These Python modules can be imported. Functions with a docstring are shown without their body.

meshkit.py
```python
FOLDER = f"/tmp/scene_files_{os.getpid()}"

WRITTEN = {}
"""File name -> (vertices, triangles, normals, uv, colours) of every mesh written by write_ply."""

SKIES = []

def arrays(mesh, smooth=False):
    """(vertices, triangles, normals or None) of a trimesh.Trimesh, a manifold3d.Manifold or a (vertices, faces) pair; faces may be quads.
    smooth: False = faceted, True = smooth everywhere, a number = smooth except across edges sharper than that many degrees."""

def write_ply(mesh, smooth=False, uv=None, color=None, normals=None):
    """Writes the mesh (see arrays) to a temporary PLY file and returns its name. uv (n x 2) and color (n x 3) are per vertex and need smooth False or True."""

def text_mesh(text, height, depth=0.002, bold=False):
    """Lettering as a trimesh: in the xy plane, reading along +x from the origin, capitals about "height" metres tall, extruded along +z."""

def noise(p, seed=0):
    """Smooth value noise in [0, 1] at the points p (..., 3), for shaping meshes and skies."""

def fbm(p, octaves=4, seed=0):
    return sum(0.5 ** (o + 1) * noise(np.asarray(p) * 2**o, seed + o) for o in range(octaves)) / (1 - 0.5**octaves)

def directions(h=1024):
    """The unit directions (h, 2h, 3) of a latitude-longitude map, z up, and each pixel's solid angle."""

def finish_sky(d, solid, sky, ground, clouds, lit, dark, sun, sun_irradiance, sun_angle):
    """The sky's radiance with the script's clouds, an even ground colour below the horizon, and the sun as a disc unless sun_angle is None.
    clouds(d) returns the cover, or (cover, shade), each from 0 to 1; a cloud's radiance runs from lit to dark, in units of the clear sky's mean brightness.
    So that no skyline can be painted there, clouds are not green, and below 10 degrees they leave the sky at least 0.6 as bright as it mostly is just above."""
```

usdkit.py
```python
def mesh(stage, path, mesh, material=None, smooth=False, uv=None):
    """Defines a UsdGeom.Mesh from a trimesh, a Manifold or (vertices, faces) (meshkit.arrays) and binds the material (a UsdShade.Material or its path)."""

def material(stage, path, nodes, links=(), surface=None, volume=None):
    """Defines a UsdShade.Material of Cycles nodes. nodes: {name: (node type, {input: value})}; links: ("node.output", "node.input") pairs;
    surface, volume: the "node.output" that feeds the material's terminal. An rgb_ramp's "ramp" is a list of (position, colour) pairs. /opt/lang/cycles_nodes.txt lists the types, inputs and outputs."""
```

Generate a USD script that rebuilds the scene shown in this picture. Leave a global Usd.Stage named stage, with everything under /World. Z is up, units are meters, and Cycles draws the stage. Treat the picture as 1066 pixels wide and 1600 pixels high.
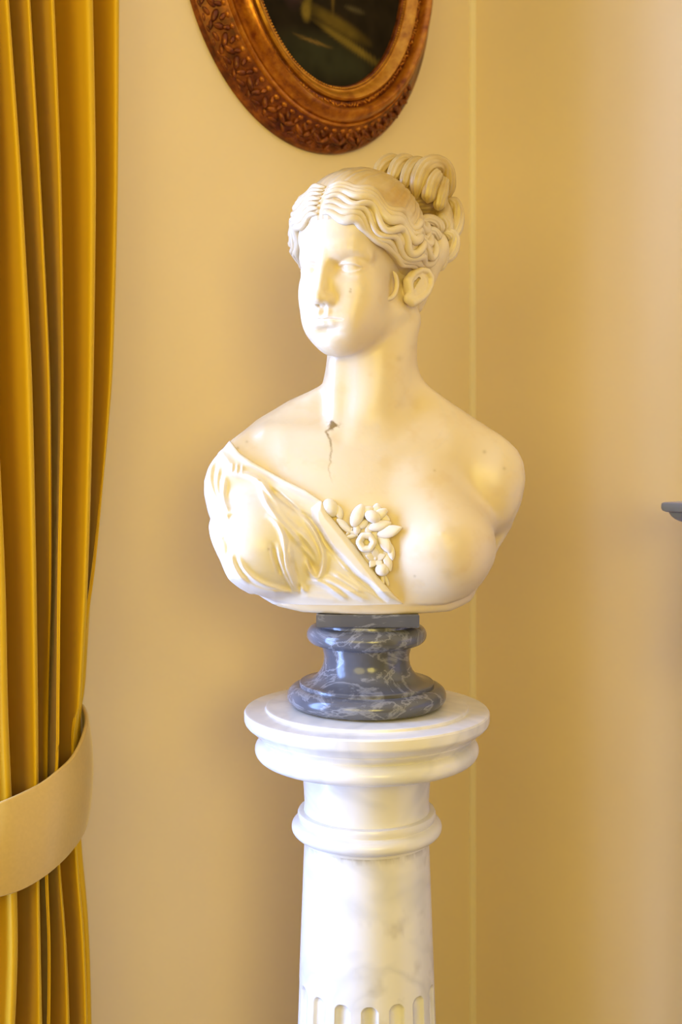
import math, numpy as np, shapely
from concurrent.futures import ThreadPoolExecutor
from scipy.ndimage import map_coordinates, gaussian_filter, minimum_filter
from scipy.spatial import cKDTree
from scipy.interpolate import CubicSpline
from shapely.geometry import Polygon
from pxr import Usd, UsdGeom, UsdLux, UsdShade, Gf, Sdf, Vt
import usdkit, meshkit

# ------------------------------------------------------------------ camera, daylight, lamp light, exposure
stage = Usd.Stage.CreateInMemory()
UsdGeom.SetStageUpAxis(stage, 'Z'); UsdGeom.SetStageMetersPerUnit(stage, 1.0)
UsdGeom.Xform.Define(stage, '/World'); UsdGeom.Scope.Define(stage, '/World/Looks')
DIST, EYE, FPX = 1.52, 1.489, 1750.0          # camera to bust axis, lens height, focal length in pixels of the 1066 wide frame
APER = 24.0
cam = UsdGeom.Camera.Define(stage, '/World/camera')
cam.AddTranslateOp().Set((0, -DIST, EYE)); cam.AddRotateXOp().Set(90.0)
cam.CreateHorizontalApertureAttr(APER); cam.CreateVerticalApertureAttr(APER * 1600 / 1066)
cam.CreateFocalLengthAttr(APER * FPX / 1066)
cam.CreateHorizontalApertureOffsetAttr(0.0); cam.CreateVerticalApertureOffsetAttr(-100 / 1066 * APER)
cam.CreateFStopAttr(4.5); cam.CreateFocusDistanceAttr(1.45)
cam.CreateExposureAttr(0.0)
# the corner of the room: wall coordinates t along the left wall from the corner, s along the right wall, z up
TH = math.radians(40)
CX, CY = .264, .73
UX, UY = -math.cos(TH), -math.sin(TH)
VX, VY = math.sin(TH), -math.cos(TH)
def RW(t, s, z):
    return np.stack(np.broadcast_arrays(CX + UX * np.asarray(t, float) + VX * np.asarray(s, float), CY + UY * np.asarray(t, float) + VY * np.asarray(s, float), np.asarray(z, float)), -1)
WINS = ((1.30, 3.00, .40, 2.75),)   # window in the left wall: t0, t1, z0, z1
def rect_light(name, centre, target, w, h, power, color):
    l = UsdLux.RectLight.Define(stage, '/World/' + name)
    d = Gf.Vec3d(*[float(b - a) for a, b in zip(centre, target)]).GetNormalized()
    zx = -d; up = Gf.Vec3d(0, 0, 1); xx = Gf.Cross(up, zx).GetNormalized(); yy = Gf.Cross(zx, xx)
    m = Gf.Matrix4d(xx[0], xx[1], xx[2], 0, yy[0], yy[1], yy[2], 0, zx[0], zx[1], zx[2], 0, float(centre[0]), float(centre[1]), float(centre[2]), 1)
    l.AddTransformOp().Set(m)
    l.CreateWidthAttr(w); l.CreateHeightAttr(h); l.CreateIntensityAttr(power); l.CreateColorAttr(Gf.Vec3f(*color))
    return l
# daylight through the tall window left of the curtain
for k, (t0, t1, z0, z1) in enumerate(WINS):
    c = ((t0 + t1) / 2, (z0 + z1) / 2)
    rect_light('window_daylight_%d' % (k + 1), RW(c[0], -.115, c[1]), RW(c[0], 1, c[1]), t1 - t0, z1 - z0, 14.5, (.56, .94, 2.2))
# warm lamps of the room, beyond the camera
for lname, lt, ls, lz, lp, lr in (('lamp_light_left', 3.4, 2.0, 2.05, 4.9, .8), ('lamp_light_middle', 2.2, 3.2, 1.9, 13.0, .55)):
    lamp = UsdLux.SphereLight.Define(stage, '/World/' + lname)
    lamp.AddTranslateOp().Set(tuple(float(x) for x in RW(lt, ls, lz)))
    lamp.CreateRadiusAttr(lr); lamp.CreateIntensityAttr(lp); lamp.CreateColorAttr(Gf.Vec3f(1.0, .79, .15))
sky = UsdLux.DomeLight.Define(stage, '/World/sky'); sky.CreateIntensityAttr(1.0); sky.CreateColorAttr(Gf.Vec3f(.55, .7, 1.0))

# ------------------------------------------------------------------ helpers
UNIT = 1 / 1150.0                              # the sculpture is modelled in units of 1/1150 m
def place(v): return np.asarray(v, float) * UNIT + [0, 0, EYE]
names = {}
def numbered(parent, name):
    k = names.get((parent, name), -1) + 1; names[(parent, name)] = k
    return f'{parent}/{name}' + (f'_{k:03d}' if k else '')
def meta(prim, label=None, cat=None, group=None, kind=None):
    for k, x in (('label', label), ('category', cat), ('group', group), ('kind', kind)):
        if x: prim.SetCustomDataByKey(k, x)
    return prim
def thing(name, label, cat, group=None):
    p = UsdGeom.Xform.Define(stage, numbered('/World', name)).GetPrim()
    return meta(p, label, cat, group)
def part(name, mesh, mat, parent=None, smooth=35, normals=None, tint=None, label=None, kind=None):
    path = numbered(str(parent.GetPath()) if parent else '/World', name)
    m = usdkit.mesh(stage, path, mesh, mat, smooth=False if normals is not None else smooth)
    if normals is not None:
        m.CreateNormalsAttr(Vt.Vec3fArray.FromNumpy(np.asarray(normals, np.float32))); m.SetNormalsInterpolation('vertex')
    if tint is not None:
        UsdGeom.PrimvarsAPI(m).CreatePrimvar('tint', Sdf.ValueTypeNames.Color3fArray, 'vertex').Set(Vt.Vec3fArray.FromNumpy(np.asarray(tint, np.float32)))
    return meta(m.GetPrim(), label, kind=kind)
def struct(name, mesh, mat, **k): return part(name, mesh, mat, kind='structure', **k)
def tris(f):
    f = np.asarray(f)
    return f if f.shape[1] == 3 else np.vstack([f[:, [0, 1, 2]], f[:, [0, 2, 3]]])
def join(ms):
    V, F, n = [], [], 0
    for v, f in ms:
        V.append(np.asarray(v, float)); F.append(tris(f) + n); n += len(v)
    return np.vstack(V), np.vstack(F)
def box_tsz(t0, t1, s0, s1, z0, z1):
    """a box in wall coordinates"""
    v = np.vstack([RW(t, s, z) for t in (t0, t1) for s in (s0, s1) for z in (z0, z1)])
    f = np.array([[0, 1, 3, 2], [4, 6, 7, 5], [0, 4, 5, 1], [2, 3, 7, 6], [0, 2, 6, 4], [1, 5, 7, 3]])
    return v, orient(v, f)
def orient(v, f):
    """face windings outward for a closed mesh"""
    t = tris(f); a, b, c = v[t[:, 0]], v[t[:, 1]], v[t[:, 2]]
    return t if (a * np.cross(b, c)).sum() > 0 else t[:, ::-1]
def grid(P, close_u=False, close_v=False):
    n, m = P.shape[:2]; i, j = np.meshgrid(np.arange(n - (not close_u)), np.arange(m - (not close_v)), indexing='ij'); i, j = i.ravel(), j.ravel()
    i2, j2 = (i + 1) % n, (j + 1) % m
    return P.reshape(-1, 3), np.stack([i * m + j, i2 * m + j, i2 * m + j2, i * m + j2], 1)
def lathe(prof, seg=128, cx=40.0, cz=0.0):
    """prof: (radius, drop below the lens) in sculpture units, top to bottom; axis at x = cx"""
    prof = np.asarray(prof, float); a = np.arange(seg) / seg * 2 * np.pi
    P = np.stack([cx + prof[:, 0:1] * np.cos(a), prof[:, 0:1] * np.sin(a), np.repeat(-prof[:, 1:2], seg, 1)], -1)
    v, f = grid(P, close_v=True); f = tris(f)
    return place(v), orient(place(v), f)
def arc(cx, cy, rx, ry, a0, a1, n=9):
    a = np.radians(np.linspace(a0, a1, n)); return [(cx + rx * math.cos(x), cy - ry * math.sin(x)) for x in a]

# ------------------------------------------------------------------ materials
def L(n): return '/World/Looks/' + n
def mat(name, nodes, links, surface='p.BSDF'): return usdkit.material(stage, L(name), nodes, links, surface=surface)
POS = {'g': ('geometry', {})}
def noise_node(scale, detail=3, rough=.55, dist=0.0): return ('noise_texture', {'scale': scale, 'detail': detail, 'roughness': rough, 'distortion': dist})
def marble(name, base, vein, warm, vein_scale, rough=.28, sss=.25, sharp=(.47, .5, .53), veinamt=.6, warmamt=.5, det=5, dist=1.6, stretch=(1, 1, 1)):
    n = dict(POS)
    n['mp'] = ('mapping', {'scale': stretch, 'rotation': (.5, .4, .3)}); n['n1'] = noise_node(vein_scale, det, .58, dist); n['r1'] = ('rgb_ramp', {'ramp': [(0, (0, 0, 0)), (sharp[0], (0, 0, 0)), (sharp[1], (1, 1, 1)), (sharp[2], (0, 0, 0)), (1, (0, 0, 0))]})
    n['n2'] = noise_node(vein_scale * .45, 3, .5); n['r2'] = ('rgb_ramp', {'ramp': [(.42, (0, 0, 0)), (.68, (1, 1, 1))]})
    n['k1'] = ('math', {'math_type': 'multiply', 'value2': veinamt}); n['k2'] = ('math', {'math_type': 'multiply', 'value2': warmamt})
    n['k3'] = ('math', {'math_type': 'multiply'})
    n['m1'] = ('mix', {'color1': base, 'color2': warm}); n['m2'] = ('mix', {'color2': vein})
    n['at'] = ('attribute', {'attribute': 'tint'}); n['m3'] = ('mix', {'mix_type': 'multiply', 'fac': 1.0})
    n['nb'] = noise_node(160, 3); n['bp'] = ('bump', {'strength': .12, 'distance': .001})
    n['p'] = ('principled_bsdf', {'roughness': rough, 'subsurface_weight': sss, 'subsurface_scale': .006, 'subsurface_radius': (1.0, .75, .45), 'specular_ior_level': .45})
    l = [('g.position', 'mp.vector'), ('mp.vector', 'n1.vector'), ('g.position', 'n2.vector'), ('g.position', 'nb.vector'), ('n1.fac', 'r1.fac'), ('n2.fac', 'r2.fac'), ('r1.color', 'k1.value1'), ('r2.color', 'k2.value1'), ('k2.value', 'm1.fac'),
         ('n2.fac', 'k3.value1'), ('k1.value', 'k3.value2'), ('m1.color', 'm2.color1'), ('k1.value', 'm2.fac'), ('nb.fac', 'bp.height'), ('bp.normal', 'p.normal')]
    return n, l
def marble_mat(name, *a, tint=False, **k):
    n, l = marble(name, *a, **k)
    if tint: l += [('m2.color', 'm3.color1'), ('at.color', 'm3.color2'), ('m3.color', 'p.base_color')]
    else: l += [('m2.color', 'p.base_color')]; n.pop('at'); n.pop('m3')
    n.pop('k3'); l = [x for x in l if 'k3' not in x[0] and 'k3' not in x[1]]
    return mat(name, n, l)
M_BUST = marble_mat('bust_marble', (.71, .57, .36), (.56, .52, .45), (.66, .50, .26), 5.0, tint=True, sss=.1, rough=.34, veinamt=.10, warmamt=.35)
M_DRAPE = marble_mat('daylit_drapery_marble', (.80, .71, .56), (.56, .52, .45), (.74, .62, .42), 5.0, tint=True, sss=.1, rough=.34, veinamt=.10, warmamt=.35)  # whiter copy of the bust marble, daylight painted into its base colour
M_PED = marble_mat('pedestal_marble', (.77, .73, .65), (.45, .44, .42), (.74, .64, .46), 4.0, rough=.24, veinamt=.30, warmamt=.45, sharp=(.44, .5, .56), det=3, dist=.9, sss=.0)
M_PEDT = marble_mat('stained_pedestal_marble', (.77, .73, .65), (.45, .44, .42), (.74, .64, .46), 4.0, rough=.24, veinamt=.30, warmamt=.45, sharp=(.44, .5, .56), tint=True, det=3, dist=.9, sss=.0)
M_GREY = marble_mat('grey_marble', (.10, .098, .105), (.40, .39, .39), (.19, .185, .195), 14.0, rough=.16, sss=0.0, veinamt=.42, warmamt=.9, sharp=(.46, .5, .53), det=6, dist=.7, stretch=(1.0, 1.0, 1.9))
M_BLUE = marble_mat('sky_tinted_marble', (.22, .28, .72), (.40, .48, .82), (.27, .34, .76), 9.0, rough=.22, sss=0.0, veinamt=.3)  # saturated blue base stands in for window daylight mirrored in the polish
def plaster(name, c1, c2):
    n = dict(POS, n1=noise_node(3, 3), nb=noise_node(90, 4), w=('wave_texture', {'wave_type': 'bands', 'bands_direction': 'z', 'scale': 260.0, 'distortion': 1.5, 'detail': 2.0}), m=('mix', {'color1': c1, 'color2': c2}),
             a=('math', {'math_type': 'multiply_add', 'value2': .35}), bp=('bump', {'strength': .10, 'distance': .001}), p=('principled_bsdf', {'roughness': .62, 'specular_ior_level': .25, 'sheen_weight': .1}))
    return mat(name, n, [('g.position', 'n1.vector'), ('g.position', 'nb.vector'), ('g.position', 'w.vector'), ('n1.fac', 'm.fac'), ('m.color', 'p.base_color'), ('w.fac', 'a.value1'), ('nb.fac', 'a.value3'), ('a.value', 'bp.height'), ('bp.normal', 'p.normal')])
M_WALL = plaster('wall_fabric', (.79, .64, .42), (.83, .675, .45))
M_PANEL = plaster('panelled_wood', (.22, .13, .06), (.26, .16, .08))
M_WHITE = plaster('white_paint', (.62, .59, .52), (.64, .61, .54))
M_TRIM = plaster('cream_trim', (.80, .68, .46), (.82, .70, .48))
M_FLOOR = mat('parquet', dict(POS, b=('brick_texture', {'scale': 1.0, 'brick_width': .5, 'row_height': .07, 'mortar_size': .002, 'color1': (.10, .055, .025), 'color2': (.13, .07, .035), 'mortar': (.1, .06, .03)}), p=('principled_bsdf', {'roughness': .35})), [('g.position', 'b.vector'), ('b.color', 'p.base_color')])
M_CURT = mat('gold_velvet', dict(POS, n1=noise_node(240, 3), mp=('mapping', {'scale': (1, 1, .08)}), n2=noise_node(30, 3), m=('mix', {'color1': (.66, .40, .011), 'color2': (.74, .455, .018)}), bp=('bump', {'strength': .15, 'distance': .0008}),
             p=('principled_bsdf', {'roughness': .6, 'specular_ior_level': .25, 'sheen_weight': .3, 'sheen_roughness': .3, 'sheen_tint': (1.0, .85, .55)})),
             [('g.position', 'mp.vector'), ('mp.vector', 'n2.vector'), ('n2.fac', 'm.fac'), ('m.color', 'p.base_color'), ('g.position', 'n1.vector'), ('n1.fac', 'bp.height'), ('bp.normal', 'p.normal')])
M_BAND = mat('gold_satin', dict(POS, n1=noise_node(200, 3), m=('mix', {'color1': (.52, .35, .11), 'color2': (.60, .41, .14)}), bp=('bump', {'strength': .1, 'distance': .0008}),
             p=('principled_bsdf', {'roughness': .42, 'specular_ior_level': .4, 'sheen_weight': .5, 'sheen_roughness': .3, 'sheen_tint': (1.0, .88, .62)})), [('g.position', 'n1.vector'), ('n1.fac', 'm.fac'), ('m.color', 'p.base_color'), ('n1.fac', 'bp.height'), ('bp.normal', 'p.normal')])
def gilt(name, c1, c2, c3, rough, metal):
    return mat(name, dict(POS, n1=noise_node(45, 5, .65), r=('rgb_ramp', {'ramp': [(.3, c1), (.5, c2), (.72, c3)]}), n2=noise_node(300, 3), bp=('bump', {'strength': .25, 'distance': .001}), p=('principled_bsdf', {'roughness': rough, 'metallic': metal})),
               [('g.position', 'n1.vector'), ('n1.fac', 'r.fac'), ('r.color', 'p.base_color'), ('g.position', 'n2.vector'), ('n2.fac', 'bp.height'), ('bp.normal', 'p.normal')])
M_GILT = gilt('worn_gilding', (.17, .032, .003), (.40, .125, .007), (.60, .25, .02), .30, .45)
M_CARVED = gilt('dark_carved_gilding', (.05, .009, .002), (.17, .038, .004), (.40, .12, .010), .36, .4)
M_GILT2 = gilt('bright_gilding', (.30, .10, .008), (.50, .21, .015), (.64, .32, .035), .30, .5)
M_CANVAS = mat('dark_oil_paint', dict(at=('attribute', {'attribute': 'tint'}), p=('principled_bsdf', {'roughness': .75, 'specular_ior_level': .06})), [('at.color', 'p.base_color')])
M_GLASS = mat('window_glass', dict(t=('transparent_bsdf', {}), gl=('glossy_bsdf', {'roughness': .02}), lw=('layer_weight', {'blend': .5}), pw=('math', {'math_type': 'power', 'value2': 4.0}), f=('math', {'math_type': 'multiply_add', 'value2': .6, 'value3': .04}), mx=('mix_closure', {})), [('lw.facing', 'pw.value1'), ('pw.value', 'f.value1'), ('f.value', 'mx.fac'), ('t.BSDF', 'mx.closure1'), ('gl.BSDF', 'mx.closure2')], surface='mx.closure')

# ------------------------------------------------------------------ the room
RT, RS, RH = 12.0, 10.0, 4.0
def slab_box(*a): return box_tsz(*a)
# left wall, one mesh around its two windows
pieces, edge = [], -.3
for w0, w1, wz0, wz1 in WINS:
    pieces += [slab_box(edge, w0, -.25, 0, 0, RH), slab_box(w0, w1, -.25, 0, 0, wz0), slab_box(w0, w1, -.25, 0, wz1, RH)]; edge = w1
struct('wall_left', join(pieces + [slab_box(edge, RT + .3, -.25, 0, 0, RH)]), M_WALL, smooth=False)
struct('wall_right', slab_box(-.3, 0, 0, RS + .3, 0, RH), M_WALL, smooth=False)
struct('wall_back', slab_box(RT, RT + .3, 0, RS + .3, 0, RH), M_PANEL, smooth=False)
struct('wall_front', slab_box(0, RT, RS, RS + .3, 0, RH), M_PANEL, smooth=False)
struct('floor', slab_box(-.3, RT + .3, -.4, RS + .3, -.1, 0), M_FLOOR, smooth=False)
struct('ceiling', slab_box(-.3, RT + .3, -.4, RS + .3, RH, RH + .1), M_WHITE, smooth=False)
a = np.linspace(0, np.pi / 2, 7)
cr = np.array([(0, 0)] + [(.010 * math.cos(x), .010 * math.sin(x)) for x in a])
v = np.vstack([RW(cr[:, 0], cr[:, 1], z) for z in (0.0, RH)]); k = len(cr)
f = [(i, (i + 1) % k, k + (i + 1) % k, k + i) for i in range(k)]
struct('trim_1', (v, tris(f)[:, ::-1]), M_TRIM, smooth=False)
struct('baseboard_left', slab_box(.02, WINS[0][0], 0, .02, 0, .14), M_TRIM, smooth=False)
struct('baseboard_right', slab_box(0, .02, 0, .62, 0, .14), M_TRIM, smooth=False)
for k, (w0, w1, wz0, wz1) in enumerate(WINS):
    win = UsdGeom.Xform.Define(stage, '/World/window_%d' % (k + 1)).GetPrim(); meta(win, kind='structure')
    for t0, t1, z0, z1 in ((w0, w0 + .06, wz0, wz1), (w1 - .06, w1, wz0, wz1), (w0 + .06, w1 - .06, wz0, wz0 + .06), (w0 + .06, w1 - .06, wz1 - .06, wz1), ((w0 + w1) / 2 - .025, (w0 + w1) / 2 + .025, wz0 + .06, wz1 - .06)):
        part('window_frame', slab_box(t0, t1, -.10, -.05, z0, z1), M_WHITE, win, smooth=False)
    for t0, t1 in ((w0 + .06, (w0 + w1) / 2 - .025), ((w0 + w1) / 2 + .025, w1 - .06)):
        part('pane', slab_box(t0, t1, -.08, -.074, wz0 + .06, wz1 - .06), M_GLASS, win, smooth=False)

# ------------------------------------------------------------------ signed distance modelling for the sculpture
def par(f,v,n=40000):
    with ThreadPoolExecutor(4) as ex: return np.concatenate(list(ex.map(lambda i:f(v[i:i+n].astype(np.float32)),range(0,len(v),n))))
def smin(a,b,k): 
    h=np.clip(.5+.5*(b-a)/k,0,1); return b+(a-b)*h-k*h*(1-h)
def smax(a,b,k): return -smin(-a,-b,k)
def ell(p,c,r):
    q=(p-np.asarray(c,np.float32)); r=np.asarray(r,np.float32)
    a=q/r; k0=np.sqrt((a*a).sum(-1)); b=a/r; k1=np.sqrt((b*b).sum(-1))
    return k0*(k0-1)/np.maximum(k1,1e-6)
def cap(p,a,b,ra,rb):
    a=np.asarray(a,np.float32); b=np.asarray(b,np.float32); ba=b-a; pa=p-a
    t=np.clip(pa@ba/(ba@ba),0,1)
    d=pa-t[...,None]*ba
    return np.sqrt((d*d).sum(-1))-(ra+(rb-ra)*t)
def chain(p,pts,rad,k=0):
    d=None
    for i in range(len(pts)-1):
        e=cap(p,pts[i],pts[i+1],rad[i],rad[i+1])
        d=e if d is None else (np.minimum(d,e) if not k else smin(d,e,k))
    return d
def mesh_sdf(f,lo,hi,h,B=6,slack=1.3):
    lo=np.asarray(lo,float); n=np.ceil((np.asarray(hi)-lo)/(h*B)).astype(int); N=n*B+1
    c=np.stack(np.meshgrid(*[np.arange(k) for k in n],indexing='ij'),-1).reshape(-1,3)
    cd=par(f,lo+(c+.5)*B*h)
    G=np.repeat(np.repeat(np.repeat(cd.reshape(n),B,0),B,1),B,2)
    G=np.pad(G,((0,1),)*3,mode='edge').astype(np.float32)
    keep=c[np.abs(cd)<B*h*.5*1.7321*slack]
    o=np.stack(np.meshgrid(*[np.arange(B+1)]*3,indexing='ij'),-1).reshape(-1,3)
    keep=keep[np.argsort(keep[:,2],kind='stable')]
    def one(i):
        ix=(keep[i:i+250,None]*B+o[None]).reshape(-1,3)
        G[ix[:,0],ix[:,1],ix[:,2]]=f((lo+ix*h).astype(np.float32))
    with ThreadPoolExecutor(4) as ex: list(ex.map(one,range(0,len(keep),250)))
    # surface nets
    S=G<0
    acc=np.zeros(tuple(N-1),np.uint8)
    for a in np.ndindex(2,2,2): acc+=S[a[0]:N[0]-1+a[0],a[1]:N[1]-1+a[1],a[2]:N[2]-1+a[2]]
    act=np.argwhere((acc>0)&(acc<8)); idx=np.full(tuple(N-1),-1,np.int32); idx[tuple(act.T)]=np.arange(len(act))
    V=np.zeros((len(act),3)); W=np.zeros(len(act))
    co=[np.array(a) for a in np.ndindex(2,2,2)]
    val=[G[tuple((act+a).T)] for a in co]
    for i,a in enumerate(co):
        for j,b in enumerate(co):
            if j>i and np.abs(a-b).sum()==1:
                m=(val[i]<0)!=(val[j]<0); t=np.where(m,val[i]/np.where(m,val[i]-val[j],1),0)
                V+=np.where(m[:,None],a+t[:,None]*(b-a),0); W+=m
    V=V/W[:,None]+act
    F=[]
    for ax in range(3):
        sl0=[slice(None)]*3; sl1=[slice(None)]*3; sl0[ax]=slice(0,-1); sl1[ax]=slice(1,None)
        A=S[tuple(sl0)]; Bq=S[tuple(sl1)]
        e=np.argwhere(A!=Bq); b,c2=(ax+1)%3,(ax+2)%3
        e=e[(e[:,b]>0)&(e[:,c2]>0)&(e[:,b]<N[b]-1)&(e[:,c2]<N[c2]-1)]
        inside=A[tuple(e.T)]
        db=np.eye(3,dtype=int)[b]; dc=np.eye(3,dtype=int)[c2]
        q=np.stack([idx[tuple((e-db-dc).T)],idx[tuple((e-dc).T)],idx[tuple(e.T)],idx[tuple((e-db).T)]],1)
        q[~inside]=q[~inside][:,::-1]; F.append(q)
    F=np.vstack(F); F=F[(F>=0).all(1)]
    return lo+V*h,F
def grad(f,v,e=.7):
    k=np.array([[1,-1,-1],[-1,-1,1],[-1,1,-1],[1,1,1]],np.float32); g=0
    for q in k: g=g+q*par(f,v+q*e)[:,None]
    return g/(4*e)
def project(f,v,steps=2):
    for _ in range(steps):
        g=grad(f,v); v=v-np.clip(par(f,v),-2,2)[:,None]*g/np.maximum((g*g).sum(1,keepdims=True),.15)
    return v
DC=1748.0
def W(px,py,yf=0.0):
    s=(DC-yf)/DC
    return np.array([(px-533)*s,-yf,-(py-700)*s])
def W0(px,py): return np.array([px-533.0,0,700.0-py])
def spline(pts,n=60,closed=False):
    pts=np.asarray(pts,float)
    if closed: pts=np.vstack([pts,pts[:1]])
    d=np.r_[0,np.cumsum(np.sqrt(((pts[1:]-pts[:-1])**2).sum(1))**.5)]
    t=np.linspace(0,d[-1],n+closed)[:n]
    return CubicSpline(d,pts,bc_type='periodic' if closed else 'not-a-knot' if len(pts)>3 else 'natural')(t)
# ---------- head frame
yaw,pit=math.radians(30),math.radians(5)
HF=np.array([-math.sin(yaw)*math.cos(pit),-math.cos(yaw)*math.cos(pit),-math.sin(pit)])
HS=np.array([math.cos(yaw),-math.sin(yaw),0]); HU=np.cross(HS,HF); HU=HU if HU[2]>0 else -HU
HR=np.stack([HF,HS,HU],1)          # head -> world columns
HO=W(556,418,15)
def h2w(p): return HO+np.asarray(p,float)@HR.T
def w2h(p): return ((p-HO.astype(np.float32))@HR.astype(np.float32))
# ---------- body
OUT=[(530,548),(507,600),(480,613),(450,626),(400,655),(362,689),(341,717),(327,750),(325,770),(329,798),(342,828),(354,856),(365,882),(384,908),(406,928),(437,942),(475,948),
     (590,950),(700,949),(735,938),(755,915),(767,890),(783,858),(802,825),(815,785),(822,748),(820,722),(810,702),(785,680),(742,652),(702,626),(672,604),(655,585),(630,548)]
def grid2d(poly,lo,hi,step=1.0):
    """signed distance of a polygon (inside negative) on a grid"""
    xs=np.arange(lo[0],hi[0]+1,step); ys=np.arange(lo[1],hi[1]+1,step)
    X,Y=np.meshgrid(xs,ys,indexing='ij'); pg=Polygon(poly).buffer(0)
    b=np.array([pg.exterior.interpolate(t).coords[0] for t in np.arange(0,pg.exterior.length,.7)])
    d=cKDTree(b).query(np.stack([X,Y],-1).reshape(-1,2))[0].reshape(X.shape)
    return np.where(shapely.contains_xy(pg,X,Y),-d,d).astype(np.float32)
GL,GH=(280,520),(860,990)
out2=grid2d(Polygon(OUT).buffer(-9).buffer(9).buffer(9).buffer(-9).exterior.coords,GL,GH)
def look(g,px,py): return map_coordinates(g,[px-GL[0],py-GL[1]],order=1,mode='nearest')
def axpx(p): return 533+p[...,0],700-p[...,2]
def scpx(p): s=DC/(DC+p[...,1]); return 533+p[...,0]*s,700-p[...,2]*s
def neck(p):
    d=cap(p,W(578,680,-20),W(584,470,-22),74,69)
    d=smin(d,cap(p,W(640,500,0),W(556,664,34),13,12),24)
    d=smin(d,cap(p,W(528,570,22),W(524,664,34),10,8),24)
    return d
def torso(p):
    d=ell(p,W(570,855,-8),(186,96,212))
    d=smin(d,cap(p,W(455,712,-20),W(690,705,-20),60,60),46)
    d=smin(d,ell(p,W(764,752,-18),(60,56,80)),34)
    d=smin(d,ell(p,W(376,752,-14),(62,58,80)),34)
    d=smin(d,cap(p,W(600,600,-30),W(735,705,-32),52,44),26)
    d=smin(d,cap(p,W(560,600,-30),W(410,712,-32),52,44),26)
    d=smin(d,cap(p,W(368,765,-24),W(378,870,-50),50,34),18)
    d=smin(d,cap(p,W(770,760,-30),W(778,850,-56),46,26),14)
    d=smin(d,cap(p,W(552,684,36),W(690,668,10),7,6),26)
    d=smin(d,cap(p,W(515,684,36),W(420,680,12),7,6),26)
    return d
def breasts(p,d):
    b=smin(ell(p,W(692,860,48),(78,64,72)),cap(p,W(660,775,32),W(688,845,54),48,58),46)
    d=smin(d,b,36)
    d=smin(d,ell(p,W(689.5,835,107),(14,8,14)),12)
    d=smin(d,ell(p,W(689.5,834,113),(5.5,7,5.5)),4)
    return smin(d,ell(p,W(400,855,54),(74,70,74)),34)
OUTC=OUT[:5]+[(355,684),(334,715),(318,750),(319,772),(325,804),(335,836),(354,865),(361,884),(366,901),(381,919),(405,937),(429,948),(475,949)]+OUT[17:]
outc=grid2d(Polygon(OUTC).buffer(-7).buffer(7).exterior.coords,GL,GH)
def clip(p,d,ins=0,k=9):
    o=look(out2,*axpx(p))+ins
    d=smax(d,o,k)
    return smax(d,p[...,1]-74,8)
def slab(p):
    x,y=axpx(p)
    return smax(smax(look(out2,x,y),p[...,1]-74,8),-(p[...,1]-18),10)
def torso_c(p):
    r=torso(p); o=look(out2,*axpx(p)); back=p[...,1]-74
    base=smin(smax(smax(r,o,9),back,8),slab(p),5)
    top=smax(smax(smax(breasts(p,r),look(inset2,*axpx(p)),7),o,9),back,8)
    return smin(base,top,2.5)
INS=[(300,500),(840,500),(860,790),(800,836),(774,862),(758,886),(746,908),(728,926),(692,936),(600,937),(470,937),(430,932),(404,918),(300,1000)]
inset2=grid2d(Polygon(INS).buffer(-8).buffer(8).exterior.coords,GL,GH)
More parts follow.
